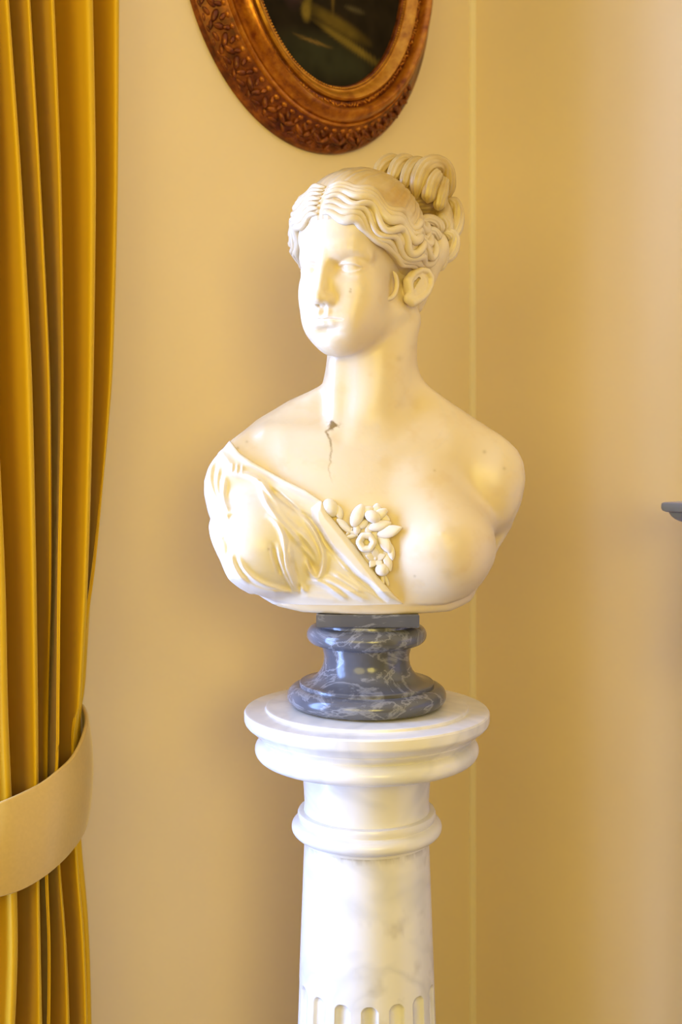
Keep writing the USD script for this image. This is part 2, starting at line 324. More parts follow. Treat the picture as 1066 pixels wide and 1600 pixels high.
# rim: the breast relief stops above the bottom band
rim2=np.zeros_like(out2)
gx,gy=np.meshgrid(np.arange(GL[0],GH[0]+1),np.arange(GL[1],GH[1]+1),indexing='ij')
CREASE=None
def head(p):
    q=w2h(p); f,s,u=q[...,0],q[...,1],q[...,2]; m=np.stack([f,np.abs(s),u],-1)
    d=ell(m,(-18,0,42),(112,80,96))
    d=smin(d,ell(m,(26,0,-30),(74,63,100)),14)
    d=smin(d,ell(m,(46,0,52),(52,66,58)),18)
    d=smin(d,ell(m,(38,0,-80),(58,50,52)),16)
    d=smin(d,cap(m,(-14,50,-70),(62,14,-108),24,20),24)
    d=smin(d,ell(m,(74,0,-111),(22,21,20)),20)
    d=smin(d,ell(m,(56,37,-38),(28,25,30)),26)
    d=smin(d,ell(m,(48,30,-70),(40,28,36)),24)
    d=smin(d,ell(m,(76,18,-84),(22,28,28)),18)
    d=smax(d,-ell(m,(108,36,-7),(24,24,13)),14)
    d=smax(d,-ell(m,(106,17,-3),(17,8,11)),12)
    d=smin(d,chain(m,BROW,[4.2,4.2,4.2,4.2,4,4,3.5,3,2]),20)
    e=np.array([68,33,-8]); v=m-e.astype(np.float32); r=np.sqrt((v*v).sum(-1))
    lid=r-21.8
    up=smax(lid,-((-8*(v[...,0]-5)+15*(v[...,2]+1.5))/17),1.2)
    lo=smax(lid,-((-6*(v[...,0]-5)-14*(v[...,2]+1.5))/15.2),1.2)
    d=smin(d,r-19.0,2.0)
    d=smin(d,smin(up,lo,1.5),4.0)
    n=smin(cap(m,(89,0,24),(116,0,-48),6.2,6.2),cap(m,(84,0,6),(100,0,-54),11,11),10)
    n=smin(n,ell(m,(116,0,-50),(9.5,8,8.5)),7)
    n=smin(n,ell(m,(102,10,-54),(12,7,7.5)),8)
    n=smax(n,-ell(m,(109,5.5,-62),(5.5,2.8,3.4)),3)
    d=smin(d,n,8)
    d=smin(d,chain(m,[(102.5,0,-76),(101.5,7,-74.5),(95.5,17,-77.5),(85,28,-81.5)],[4.3,4.8,4.2,2.5],3),7)
    d=smin(d,chain(m,[(100.5,0,-88.5),(97.5,11,-88),(86,25,-83.5)],[6.0,5.6,2.5],3),8)
    if CREASE is not None: d=smax(d,-chain(m,CREASE,[1.7]*(len(CREASE)-2)+[1.2,.5]),1.6)
    d=smax(d,-cap(m,(109,0,-65),(108.5,0,-71),3.0,2.6),8)
    d=smax(d,-ell(m,(107.5,0,-99.5),(9,14,3.5)),15)
    # ears
    k=q[:,1]>40 if q.ndim==2 else None
    if k.any():
        d=d.copy(); d[k]=ear(p[k],d[k])
    return d
def earp(px,py,ds=0.0):
    f=(622.5-px)/.911; s=84+.475*(-15-f)+ds
    return W(px,py,15+.866*f+.5*s)
HELIX=[earp(*a) for a in [(642,436,1),(648,427,3),(658,422,4),(668,424,4),(674,434,4),(673,446,4),(667,457,3),(656,467,2),(645,473,1)]]
ANTI=[earp(*a) for a in [(657,430,-1),(664,436,0),(664,447,1),(657,456,1),(648,460,1)]]
def ear(p,d):
    e=ell_o(p,earp(653,446,-8),(26,7,25))
    e=smin(e,chain(p,HELIX,[4,4.4,4.6,4.8,4.8,5,5.8,7,7]),3)
    e=smin(e,chain(p,ANTI,[2.6,3,3.6,4.2,4.2]),3)
    e=smin(e,cap(p,earp(637,439,-3),earp(641,455,-2),6,6),5)
    e=smin(e,ell_o(p,earp(640,467,0),(11,5.5,9)),5)
    e=smax(e,-chain(p,[earp(644,451,1),earp(647,444,0),earp(653,436,0)],[2.6,3.4,3]),2)
    return smin(d,e,4)
E1_=HF*.90-HS*.43; E2_=HF*.43+HS*.90
ER=np.stack([E1_/np.linalg.norm(E1_),E2_/np.linalg.norm(E2_),HU],1).astype(np.float32)
def ell_o(p,c,r):
    return ell((p-np.asarray(c,np.float32))@ER,(0,0,0),r)
BROW=spline([(88,8,13),(87.5,20,17),(80,38,18),(62,56,8)],9)
def body_sdf(p):
    top,bot=(p[:,2].max(),p[:,2].min())
    d=None
    if bot<190: d=smin(torso_c(p),neck(p),15)
    if top>90:
        h=head(p); d=smin(neck(p) if d is None else d,h,13)
    return d
BLO=(-228,-150,-262); BHI=(300,92,440)
def build_body(h=2.0):
    v,f=mesh_sdf(body_sdf,BLO,BHI,h); v=project(body_sdf,v); return v,f

# the line between the lips follows the surface
SU=np.array([(0,-81.8),(5,-81.2),(10,-81.2),(15,-81.8),(20,-82.6),(25,-83.3),(30,-83.6)]); ff=np.full(7,128.0)
for _ in range(80): ff=ff-.6*head(h2w(np.c_[ff,SU]).astype(np.float32))
CREASE=[tuple(x) for x in np.c_[ff+.2,SU]]
# ---------- hair (head coordinates f,s,u)
def hair_sdf_h(q):
    m=np.stack([q[...,0],np.abs(q[...,1]),q[...,2]],-1)
    d=ell(m,(-25,0,52),(128,92,102))
    cut=(82*(m[...,0]+30)-125*(m[...,2]+14))/149.5-6
    d=smax(d,cut,8)
    d=smin(d,chain(m,ROLL,[8,16,19,20,19,18,16,12]),14)
    d=smin(d,ell(m,(-88,0,-14),(46,62,46)),22)
    return d
E0=spline([(97,2,70),(94,22,67),(84,44,56),(70,62,34),(46,78,8),(10,92,-20),(-30,99,-27),(-75,88,-14),(-112,60,0)],80)
E1=spline([(74,2,118),(66,28,118),(52,55,108),(30,80,88),(0,94,74),(-30,98,66),(-62,94,68),(-95,82,68),(-125,60,60)],80)
ROLL=(.5*(E0+E1))[[4,14,26,38,50,60,69,78]]*[1,.9,1]+[-8,0,-4]
def hair_sdf(p):
    d=hair_sdf_h(w2h(p))
    d=smin(d,ell(p,W(655,298,-94),(49,42,42)),14)
    d=smin(d,ell(p,W(692,346,-92),(18,24,34)),10)
    d=smin(d,ell(p,W(684,390,-72),(19,24,26)),12)
    return smin(d,cap(p,W(672,408,-62),W(650,478,-40),22,12),14)
def proj_pts(f,P,it=6):
    P=np.asarray(P,float)
    for _ in range(it):
        g=grad(f,P,1.0); P=P-f(P.astype(np.float32))[:,None]*g/np.maximum((g*g).sum(1,keepdims=True),.2)
    g=grad(f,P,2.0); return P,g/np.linalg.norm(g,axis=1,keepdims=True)
def tube(P,N,w,hgt,k=10,strands=0):
    """swept oval: P path, N surface normals, w half width and hgt half height per point"""
    P=np.asarray(P,float); T=np.gradient(P,axis=0); T/=np.linalg.norm(T,axis=1,keepdims=True)
    N=N-(N*T).sum(1,keepdims=True)*T; N/=np.linalg.norm(N,axis=1,keepdims=True); S=np.cross(T,N)
    a=np.arange(k)/k*2*np.pi; w=np.broadcast_to(w,len(P)); hgt=np.broadcast_to(hgt,len(P))
    if strands: 
        q=1+.11*np.cos(strands*a[None]+np.linspace(0,2.5,len(P))[:,None]); 
    else: q=np.ones((len(P),k))
    V=P[:,None]+q[...,None]*(S[:,None]*(np.cos(a)[None,:,None]*w[:,None,None])+N[:,None]*(np.sin(a)[None,:,None]*hgt[:,None,None]))
    n=len(P); V=np.vstack([V.reshape(-1,3),P[:1],P[-1:]]); F=[]
    for i in range(n-1):
        for j in range(k):
            j2=(j+1)%k; F+=[(i*k+j,i*k+j2,(i+1)*k+j2),(i*k+j,(i+1)*k+j2,(i+1)*k+j)]
    for j in range(k): F+=[(n*k,(j+1)%k,j),(n*k+1,(n-1)*k+j,(n-1)*k+(j+1)%k)]
    F=np.array(F)
    return V,F[:,::-1]
def resample(P,n):
    d=np.r_[0,np.cumsum(np.linalg.norm(np.diff(P,axis=0),axis=1))]; t=np.linspace(0,d[-1],n)
    return np.stack([np.interp(t,d,P[:,i]) for i in range(3)],1)
def locks():
    out=[]; rng=np.random.default_rng(5)
    a=np.linspace(0,1,80)
    for side in (1,-1):
        nb=7
        for j in range(nb):
            b=(j+.35)/nb; ph=2.2*b+rng.uniform(-.3,.3)+(0 if side>0 else .8)
            amp=.10*np.sin(np.clip(a*6,0,np.pi/2))*(1-.25*a)
            wig=amp*np.sin(2*np.pi*5.0*a**.92-ph*.9+.35*np.sin(5*a+j))
            bb=np.clip(b+wig,-.1,1.1)[:,None]
            P=h2w((E0*(1-bb)+E1*bb)*[1,side,1])
            P,N=proj_pts(hair_sdf,P)
            P=gaussian_filter(P,(1.0,0)); 
            e=np.clip(np.minimum((a+.004)/.13,(1-a)/.06),0,1)**.6
            lift=1.5+2.2*np.cos(2*np.pi*5.0*a**.92-ph*.9)+rng.uniform(-1,1)
            P=P+N*(lift*e)[:,None]
            r=rng.uniform(.95,1.35)
            out.append(tube(P,N,(5.6*r*(.12+.88*e))*(1+.12*np.sin(9*a+j)),6.4*(.12+.88*e)))
    return out
def free(pts,rad,n=28,k=36,flat=.85,up=(0,-1,.3),strands=9):
    P=spline([W(*q) for q in pts],n); T=np.gradient(P,axis=0)
    N=np.tile(np.asarray(up,float),(n,1)); a=np.linspace(0,1,n); e=np.clip(np.minimum(a/.12,(1-a)/.12),0.02,1)**.5
    r=np.interp(a,np.linspace(0,1,len(rad)),rad)*e
    return tube(P,N,r,r*flat,k,strands)
BUN=[([(590,276,-70),(599,259,-78),(613,252,-90),(628,264,-104)],[9,12,12,10]),
     ([(612,284,-62),(620,262,-70),(631,252,-82),(648,258,-98)],[10,12,12,10]),
     ([(632,296,-56),(639,270,-62),(649,257,-74),(666,258,-92)],[10,12,12,10]),
     ([(650,312,-54),(655,280,-52),(666,261,-60),(683,256,-76),(696,265,-88),(701,287,-94),(696,314,-94)],[11,14,15,14,13,12,9]),
     ([(668,318,-50),(675,284,-50),(686,268,-62)],[11,13,10]),
     ([(684,330,-56),(690,300,-56),(695,278,-72)],[9,11,8]),
     ([(700,312,-88),(712,330,-98),(711,354,-98),(702,374,-92)],[11,13,13,10]),
     ([(684,338,-64),(697,352,-76),(699,374,-80)],[9,11,8]),
     ([(694,364,-70),(708,376,-84),(703,398,-84),(690,404,-76)],[9,11,10,7]),
     ([(652,352,-22),(668,343,-34),(684,350,-52),(690,364,-62)],[6,8,9,7]),([(660,366,-26),(676,362,-40),(688,374,-56)],[6,8,7]),
     ([(680,386,-56),(692,402,-66),(686,424,-66)],[8,9,6])]
CURL=([(614,424,57.5),(620,447,51.5),(612,465,55.5),(595,464,66)],[3.4,3.6,3.6,2.4])
# ---------- drapery
HEM=[(322,676),(340,676),(357,685),(375,708),(395,722),(420,736),(447,751),(476,765),(503,783)]
REG=[(300,700)]+HEM+[(516,806),(540,835),(566,868),(592,902),(616,930),(632,944),(560,946),(470,945),(440,943),(424,946),(400,975),(300,975)]
regd=grid2d(REG,GL,GH)
FLAP=[(503,783),(516,806),(540,835),(566,868),(592,902),(616,930),(632,944),(606,942),(591,931),(574,914),(557,903),(537,888),(519,865),(505,843),(490,819),(487,795)]
RIDGES=[ # points, amplitude, width
 ([(357,690),(375,712),(395,726),(420,740),(447,756),(476,770),(500,786)],3,5),
 ([(356,737),(390,743),(413,757),(430,785),(448,808),(470,832),(492,862),(497,880)],8,5),
 ([(408,760),(420,790),(436,812),(452,830),(475,858),(494,880)],7,4.5),
 ([(440,775),(470,800),(490,826),(502,853),(505,880),(497,902),(487,897),(481,880),(478,862)],7,4),
 ([(420,806),(436,822),(444,845),(448,880),(457,905),(466,925)],8,4.5),
 ([(452,850),(456,880),(466,910),(480,926)],6,4),([(436,850),(440,880),(450,905),(462,928)],5,4),
 ([(336,718),(328,745),(336,775),(356,806)],6,4.5),([(343,728),(339,760),(350,792)],4,3.5),
 ([(352,745),(349,775),(357,800)],6,4),
 ([(361,862),(364,880),(378,904),(405,920),(440,926),(462,928)],6,4.5),
 ([(374,872),(380,886),(398,905),(427,918),(460,927)],5,4),
 ([(486,907),(510,914),(530,929),(545,936)],7,4.5),
 ([(503,905),(530,914),(556,930),(578,940)],7,5),
 ([(470,932),(500,936),(530,940)],4,5),([(520,895),(545,912),(566,926)],4,4),
 ([(364,723),(362,738)],5,2.5),([(371,725),(370,740)],5,2.5),([(379,727),(378,742)],4,2.5),
 ([(338,702),(352,714),(362,728)],4,5),
]
GROOVES=[([(408,752),(430,770),(447,783),(478,807),(496,825),(507,846),(528,868),(557,899),(580,919),(604,942)],9,4),
 ([(420,770),(437,795),(456,815),(474,835)],7,5),([(465,845),(480,870),(490,890)],6,5),([(356,810),(366,806),(376,806)],4,4),
 ([(455,870),(464,905),(470,922)],7,4),([(425,850),(433,880),(440,898)],5,4),([(350,836),(356,850),(358,870)],4,5)]
def height():
    xy=np.stack([gx,gy],-1).reshape(-1,2); H=np.full(gx.shape,6.0)
    def dist(pts):
        P=spline(pts,max(2,len(pts)*14)) if len(pts)>2 else np.linspace(pts[0],pts[1],20)
        d,i=cKDTree(P).query(xy,distance_upper_bound=40); i=np.minimum(i,len(P)-1); t=i/(len(P)-1)
        return d.reshape(gx.shape),np.clip(np.minimum(t,1-t)*5+.25,0,1).reshape(gx.shape)
    R=np.zeros_like(H)
    for pts,a,w in RIDGES:
        d,e=dist(pts); R=np.maximum(R,0)+0; R=np.maximum(R,a*e*np.exp(-(d/w)**2))+.35*np.minimum(R,a*e*np.exp(-(d/w)**2))
    H+=R
    fl=grid2d(FLAP,GL,GH); H+=9*np.clip(-fl/9,0,1)**.6
    for pts,a,w in GROOVES:
        d,e=dist(pts); H-=a*e*np.exp(-(d/w)**2)
    H=np.maximum(gaussian_filter(H,.8),1.5)
    H*=np.clip(np.hypot(gx-350,gy-684)/55,.25,1)
    low=np.clip((946-gy+np.clip(gx-430,-40,0)*.5)/22,.12,1); H*=low
    return H.astype(np.float32)
HM=height()
def drape_sdf(p):
    x,y=scpx(p); t=torso_c(p)
    d=smax(t-look(HM,x,y),look(regd,x,y),2)
    d=smax(d,look(outc,*axpx(p)),8)
    d=smax(d,-(t+5),1)
    return smax(d,p[...,1]-40,3)
def hit(f,px,py,y0=180):
    px=np.atleast_1d(np.asarray(px,float)); py=np.atleast_1d(np.asarray(py,float)); t=np.full(px.shape,float(y0))
    P=lambda t:np.stack([(px-533)*(DC-t)/DC,-t,-(py-700)*(DC-t)/DC],-1)
    for _ in range(60): t=t-.8*f(P(t).astype(np.float32))
    return P(t)

# ------------------------------------------------------------------ marble bust
HB = 1.75
def put(name, vf, m, parent, sdf=None, tint=None, **k):
    v, f = vf; f = tris(f)
    n = None
    if sdf is not None:
        n = grad(sdf, v, .6); n /= np.maximum(np.linalg.norm(n, axis=1, keepdims=True), 1e-9)
    if tint is None: tint = patina(v)
    return part(name, (place(v), f), m, parent, smooth=True, normals=n, tint=tint, **k)
def patina(v):
    """age stains of the marble: ochre in the hair of the crown, a rusty vein on the chest, grime spots"""
    v = np.asarray(v, float); c = np.ones((len(v), 3)); x, y = scpx(v)
    nz = meshkit.fbm(v * .045, 4, seed=3); nf = meshkit.fbm(v * .15, 3, seed=8)
    q = (v - HO) @ HR
    crown = np.clip((q[:, 2] - 62) / 30, 0, 1) * np.clip((75 - q[:, 0]) / 40, 0, 1)
    a = np.clip(crown * (.45 + .9 * nz), 0, 1)
    c *= 1 - a[:, None] * np.array([.30, .40, .68])
    sp = np.exp(-((x - 628) / 22) ** 2 - ((y - 305) / 17) ** 2) * (.4 + nf)
    c *= 1 - np.clip(sp, 0, 1)[:, None] * np.array([.10, .27, .72])
    vein = [(519, 659), (524, 664), (518, 668), (511, 675), (516, 690), (518, 710), (515, 728), (516, 742), (519, 756)]
    P = spline(vein, 160); P[:, 0] += 5 * (meshkit.fbm(np.stack([np.arange(160) * .11, np.zeros(160), np.zeros(160)], 1), 3, 4) - .5)
    d, i = cKDTree(P).query(np.stack([x, y], 1)); t = i / 159
    front = v[:, 1] < 0
    s = np.exp(-(d / (1.9 - .9 * t)) ** 2) * (1 - t) ** .7 * front * (.5 + nf)
    s2 = np.exp(-((x - 521) / 9) ** 2 - ((y - 665) / 6) ** 2) * front * np.clip((nf - .46) * 7, 0, 1)
    c *= 1 - np.clip(s * 1.1 + s2 * 1.1, 0, .92)[:, None] * np.array([.72, .8, .95])
    for sx, sy, r, am in [(547.5, 456, 2.0, .6), (548, 452, 1.6, .5), (372, 700, 2, .45), (386, 690, 2, .3), (420, 858, 1.8, .5), (757, 706, 3, .35), (788, 732, 2.6, .3), (679, 735, 2, .3), (624, 560, 5, .2), (700, 898, 9, .14), (690, 850, 14, .08), (648, 900, 2, .4), (562, 802, 2, .5)]:
        g = np.exp(-((x - sx) / r) ** 2 - ((y - sy) / r) ** 2) * front * am; c *= 1 - g[:, None] * np.array([.7, .8, .95])
    blot = np.clip((nz - .56) * 4, 0, 1) * .16
    return c * (1 - blot[:, None] * np.array([.25, .5, 1.0]))
bust = thing('marble_bust', 'white marble bust of a woman with wavy pinned-up hair and a draped shoulder', 'bust')
put('figure', build_body(HB), M_BUST, bust, body_sdf, label='bare head, neck, shoulders and breast carved in one piece')
hc = W(575, 370, 0)
hv, hf = mesh_sdf(hair_sdf, hc + [-175, -175, -150], hc + [190, 200, 150], 1.9); hv = project(hair_sdf, hv)
def combed(v):
    """fine combed grooves running from the parting back to the bun"""
    q = (v - HO) @ HR; ax = np.array([-120., 18, 92]); ax /= np.linalg.norm(ax); c = q - [-25, 0, 40]
    e1 = np.cross(ax, [0, 0, 1.]); e1 /= np.linalg.norm(e1); e2 = np.cross(ax, e1); ph = np.arctan2(c @ e2, c @ e1); nz = meshkit.fbm(v * .02, 3, 5)
    g = np.sin(ph * 34 + 9 * nz) * .7 + np.sin(ph * 71 + 14 * nz) * .5
    w = np.clip((q[:, 2] - 20) / 30, 0, 1); n = grad(hair_sdf, v, 1.0); n /= np.maximum(np.linalg.norm(n, axis=1, keepdims=True), 1e-9)
    return v + n * (g * w * .75)[:, None]
hv = combed(hv)
hair = put('hair_cap', (hv, hf), M_BUST, bust, None, label='smooth combed crown with ochre stains')
for vf in locks(): put('hair_lock', vf, M_BUST, hair)
bun = None
for k, b in enumerate(BUN): put('hair_roll', free(*b), M_BUST, hair)
put('hair_lock', free(*CURL, strands=0), M_BUST, hair)
dv, df = mesh_sdf(drape_sdf, (-240, -190, -264), (110, 60, 40), HB); dv = project(drape_sdf, dv)
cloth = put('drapery', (dv, df), M_DRAPE, bust, drape_sdf, label='loose marble drapery in soft folds over one shoulder and breast')

# ------------------------------------------------------------------ flower spray tucked into the drapery
def both(p): return np.minimum(torso_c(p), drape_sdf(p))
def frame_at(px, py, lift=0.0):
    P = hit(both, px, py); n = grad(both, P, 4.0)[0]; n /= np.linalg.norm(n); n = n * .6 + np.array([0, -.8, .1]); n /= np.linalg.norm(n)
    x = np.array([1., 0, 0]); x -= n * (x @ n); x /= np.linalg.norm(x); z = np.cross(x, n)
    z = z if z[2] > 0 else -z
    return P[0] + n * lift, x, z, n
def blob(c, ax, r, n=(14, 20), cup=0.0, point=0.0):
    """petal or bud: an ellipsoid with axes ax (rows) and radii r; cup hollows its face, point sharpens its tip"""
    th, ph = np.meshgrid(np.linspace(0, np.pi, n[0]), np.arange(n[1]) / n[1] * 2 * np.pi, indexing='ij')
    a, b, d = np.cos(th), np.sin(th) * np.cos(ph), np.sin(th) * np.sin(ph)
    w = 1 - point * np.clip(a, 0, 1) ** 2 * .8
    q = np.stack([a * r[0], b * r[1] * w, d * r[2] + cup * (a * a * .7 + (b * w) ** 2) * r[2]], -1)
    P = np.asarray(c) + q @ np.asarray(ax); v, f = grid(P, close_v=True)
    return v, orient(v - np.asarray(c), f)
def petal(px, py, ang, ln, wd, th, lift, parent, name='petal', cup=.5, point=.5, tilt=0.0):
    c, x, z, n = frame_at(px, py, lift); a = math.radians(ang)
    d = x * math.cos(a) + z * math.sin(a); e = np.cross(n, d); d = d * math.cos(tilt) + n * math.sin(tilt); m = np.cross(d, e); m = m if m @ n > 0 else -m
    k = 1.0 if name == 'stem' else 1.15
    return put(name, blob(c, np.stack([d, e, m]), (ln * k, wd * k, th * k), cup=cup, point=point), M_DRAPE, parent)
spray = UsdGeom.Xform.Define(stage, '/World/marble_bust/flower_spray').GetPrim(); meta(spray, 'small carved spray of buds, petals and an open trumpet flower')
for a in [(517, 794, -62, 13, 10, 9, 3, 'bud', 0, .25), (530, 801, -75, 10, 5.5, 5, 2, 'leaf', .3, .3),
          (559, 806, 66, 16, 8.5, 7, 9, 'petal', .3, .15), (571, 799, 20, 11, 6, 6, 7, 'petal', .4, .2), (582, 808, 155, 11, 8, 8, 12, 'petal', .2, .1), (594, 804, 35, 11, 6.5, 6, 9, 'petal', .4, .3), (588, 797, 75, 9, 6, 5, 6, 'petal', .4, .2), (601, 810, -30, 8, 5, 5, 7, 'petal', .4, .3),
          (594, 822, 14, 15, 7, 6, 11, 'leaf', .3, .4), (610, 831, 18, 17, 8, 6, 9, 'leaf', .4, .75), (602, 848, -62, 15, 7.5, 6, 8, 'petal', .4, .3), (578, 826, 60, 9, 6, 5, 5, 'petal', .3, .3), (558, 826, 80, 8, 5, 5, 6, 'bud', 0, .2), (568, 819, 40, 8, 5, 5, 6, 'petal', .3, .3),
          (597, 889, 0, 9.5, 9, 8.5, 7, 'bud', 0, 0), (606, 876, -75, 14, 6, 5, 5, 'leaf', .3, .4), (612, 862, -80, 11, 5, 5, 4, 'leaf', .3, .4), (598, 903, -86, 10, 3.4, 3.4, 3, 'stem', 0, 0), (604, 906, -70, 9, 3, 3, 2, 'stem', 0, 0),
          (541, 825, -40, 13, 4.5, 4.5, 3, 'leaf', .3, .5), (549, 838, 15, 9, 3.4, 3.2, 5, 'stem', 0, 0), (553, 833, -30, 8, 3, 3, 5, 'stem', 0, 0), (546, 831, 50, 8, 3, 3, 4, 'stem', 0, 0), (536, 818, -35, 10, 4, 4, 3, 'leaf', .3, .4)]:
    petal(*a[:7], spray, a[7], a[8], a[9])
def ring_flower(px, py, R, r, petals, lift, hole):
    c, x, z, n = frame_at(px, py, lift)
    a = np.linspace(0, 2 * np.pi, 60, endpoint=False); b = np.linspace(0, 2 * np.pi, 14, endpoint=False)
    w = 1 + .05 * np.cos(petals * a)
    P = np.stack([[c + (x * math.cos(i) + z * math.sin(i)) * (R * k + r * math.cos(j)) + n * (r * 1.1 * math.sin(j) + (R * k + r * math.cos(j) - hole) * .25) for j in b] for i, k in zip(a, w)])
    v, f = grid(P, True, True)
    return v, orient(v - c, f)
put('flower', ring_flower(572, 847, 9.5, 5.4, 6, 12, 6), M_DRAPE, spray)
put('leaf_mass', blob(frame_at(586, 838, 0)[0], np.stack(frame_at(586, 838, 0)[1:])[[1, 0, 2]], (44, 25, 9)), M_DRAPE, spray)
for k in range(5): petal(587 + 7.5 * math.cos(math.radians(72 * k + 20)), 872 - 7.5 * math.sin(math.radians(72 * k + 20)), 72 * k + 20, 8.5, 5.2, 3.6, 7, spray, 'petal', .6, .6, .25)
put('bud', blob(frame_at(587, 872, 8)[0], np.stack(frame_at(587, 872, 8)[1:]), (3.6, 3.6, 3.6)), M_DRAPE, spray)

# ------------------------------------------------------------------ grey marble socle
soc = thing('bust_socle', 'turned grey veined marble socle with a square block under the bust', 'socle')
def block(hw, h0, h1, bev, cx=40.0):
    P = []
    for d, h in ((bev * 4, h0), (bev, h0), (0, h0 + bev), (0, h1 - bev), (bev, h1), (bev * 4, h1)):
        w = hw - d; c = []
        for sx, sy in ((1, 1), (-1, 1), (-1, -1), (1, -1)): c.append((cx + sx * w, sy * w, -h))
        P.append(c)
    v, f = grid(np.array(P), close_v=True); v = np.vstack([v]); n = len(v); f = list(map(tuple, tris(f))) + [(0, 1, 2), (0, 2, 3), (n - 4, n - 2, n - 3), (n - 4, n - 1, n - 2)]
    return place(v), orient(place(v), np.array(f))
part('plinth_block', block(77, 249, 268.5, 1.5), M_GREY, soc, smooth=25)
prof = [(2, 268.5), (70, 268.5), (74.5, 269.5), (75.5, 272), (75.5, 275)] + arc(78, 290, 15.5, 14.5, 82, -88, 13) + [(72, 305), (69.5, 307.5), (69, 312), (67, 320), (66.5, 328), (68, 337), (72, 346), (79, 354.5), (88, 360), (97, 362.5), (103.5, 363), (105, 364.5), (105, 369)] + arc(106, 384, 18, 15.5, 80, -90, 15) + [(104, 400), (2, 400)]
part('turned_base', lathe(prof), M_GREY, soc, smooth=28)

# ------------------------------------------------------------------ white marble pedestal column
ped = thing('pedestal_column', 'white veined marble pedestal column with moulded round top and fluted shaft', 'pedestal')
part('top_disc', lathe([(2, 400), (154, 400), (157, 401), (158, 404.5), (160, 405.5), (186, 405.5), (189, 406.5), (190.5, 409), (190.5, 420), (189, 424), (186, 427.5), (181, 431), (178, 433.5), (176, 436), (100, 436)]), M_PED, ped, smooth=28)
part('cap_moulding', lathe([(100, 434), (170, 434), (171, 436), (170.5, 440), (167, 444), (163, 447), (161, 450)] + arc(158, 466, 16, 15, 80, -84, 13) + [(157, 482), (140, 484), (112, 485.5), (107, 486.5), (103.5, 489), (101.5, 494), (100, 505), (98, 530), (97, 550), (98, 562), (99.5, 565), (90, 566)]), M_PED, ped, smooth=28)
part('collar', lathe([(90, 562), (103, 562), (106, 563), (107.5, 566), (107.5, 570), (106, 573.5), (105.5, 575.5)] + arc(104, 588, 13, 12, 75, -80, 12) + [(103, 600.5), (101.5, 602), (101, 606), (98, 607), (90, 607)]), M_PED, ped, smooth=28, label='rounded astragal ring')
NF, HF0 = 16, 821.0
hh = np.unique(np.r_[np.linspace(604, 805, 30), np.linspace(805, 850, 46), np.linspace(850, 1640, 40)]); aa = np.arange(NF * 26) / (NF * 26) * 2 * np.pi
Hh, Aa = np.meshgrid(hh, aa, indexing='ij'); R0 = 97 + (Hh - 604) * (11 / 296.0) * np.clip(1.0 - (Hh - 900) / 2400, .6, 1)
off = (np.degrees(Aa) - (-90 + 1.3) + 180 / NF) % (360 / NF) - 180 / NF
xo = np.radians(off) * R0; wf = 11.6 * R0 / 107; rr = np.hypot(xo, np.maximum(0, HF0 + wf - Hh)) / wf
R1 = R0 - 8.0 * np.sqrt(np.clip(1 - rr ** 2, 0, 1)) * (Hh < 1625)
P = np.stack([40 + R1 * np.cos(Aa), R1 * np.sin(Aa), -Hh], -1); v, f = grid(P, close_v=True)
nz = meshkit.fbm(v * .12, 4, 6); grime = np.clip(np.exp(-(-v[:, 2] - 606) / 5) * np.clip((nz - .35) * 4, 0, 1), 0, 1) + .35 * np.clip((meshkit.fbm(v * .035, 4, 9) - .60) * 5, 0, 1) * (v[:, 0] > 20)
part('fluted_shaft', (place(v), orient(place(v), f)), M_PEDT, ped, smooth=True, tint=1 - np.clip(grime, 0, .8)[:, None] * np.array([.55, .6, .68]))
part('base_moulding', lathe([(90, 1636), (122, 1636), (124, 1640), (124, 1646)] + arc(124, 1662, 24, 16, 85, -85, 11) + [(126, 1680), (2, 1680)]), M_PED, ped, smooth=28)
part('plinth', block(152, 1679, EYE / UNIT, 2), M_PED, ped, smooth=25)

# ------------------------------------------------------------------ oval painting on the left wall
PT, PZ, PA, PB = .410, 2.368, .283, .356
pic = thing('oval_painting', 'dark oval oil painting in a wide carved gilt frame on the cream wall', 'painting')
def oval(prof, seg=200):
    """prof: (inset from the outer edge, height off the wall)"""
    a = np.arange(seg) / seg * 2 * np.pi; prof = np.asarray(prof, float)
    P = np.stack([RW(PT + (PA - w) * np.cos(a), n, PZ + (PB - w) * np.sin(a)) for w, n in prof]); return grid(P, close_v=True)
def ovalpart(name, prof, m, closed=True, **k):
    v, f = oval(prof + ([prof[0]] if closed else [])); return part(name, (v, orient(v - RW(PT, .03, PZ), f)), m, pic, smooth=40, **k)
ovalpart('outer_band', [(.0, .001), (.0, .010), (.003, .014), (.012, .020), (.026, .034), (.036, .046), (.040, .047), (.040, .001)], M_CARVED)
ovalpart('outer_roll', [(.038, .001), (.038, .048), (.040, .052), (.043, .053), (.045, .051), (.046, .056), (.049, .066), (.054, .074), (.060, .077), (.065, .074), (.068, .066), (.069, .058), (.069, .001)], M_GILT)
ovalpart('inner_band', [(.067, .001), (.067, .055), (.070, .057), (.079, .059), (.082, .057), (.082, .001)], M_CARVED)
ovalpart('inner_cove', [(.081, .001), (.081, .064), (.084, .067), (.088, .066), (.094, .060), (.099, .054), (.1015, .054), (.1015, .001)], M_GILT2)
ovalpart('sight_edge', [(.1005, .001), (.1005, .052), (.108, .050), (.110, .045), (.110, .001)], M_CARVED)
def sph(c, r, ax, n=(6, 8)):
    return blob(c, ax, r, n)
rng = np.random.default_rng(11)
AX = np.stack([RW(1, 0, 0) - RW(0, 0, 0), RW(0, 0, 1) - RW(0, 0, 0), RW(0, 1, 0) - RW(0, 0, 0)])
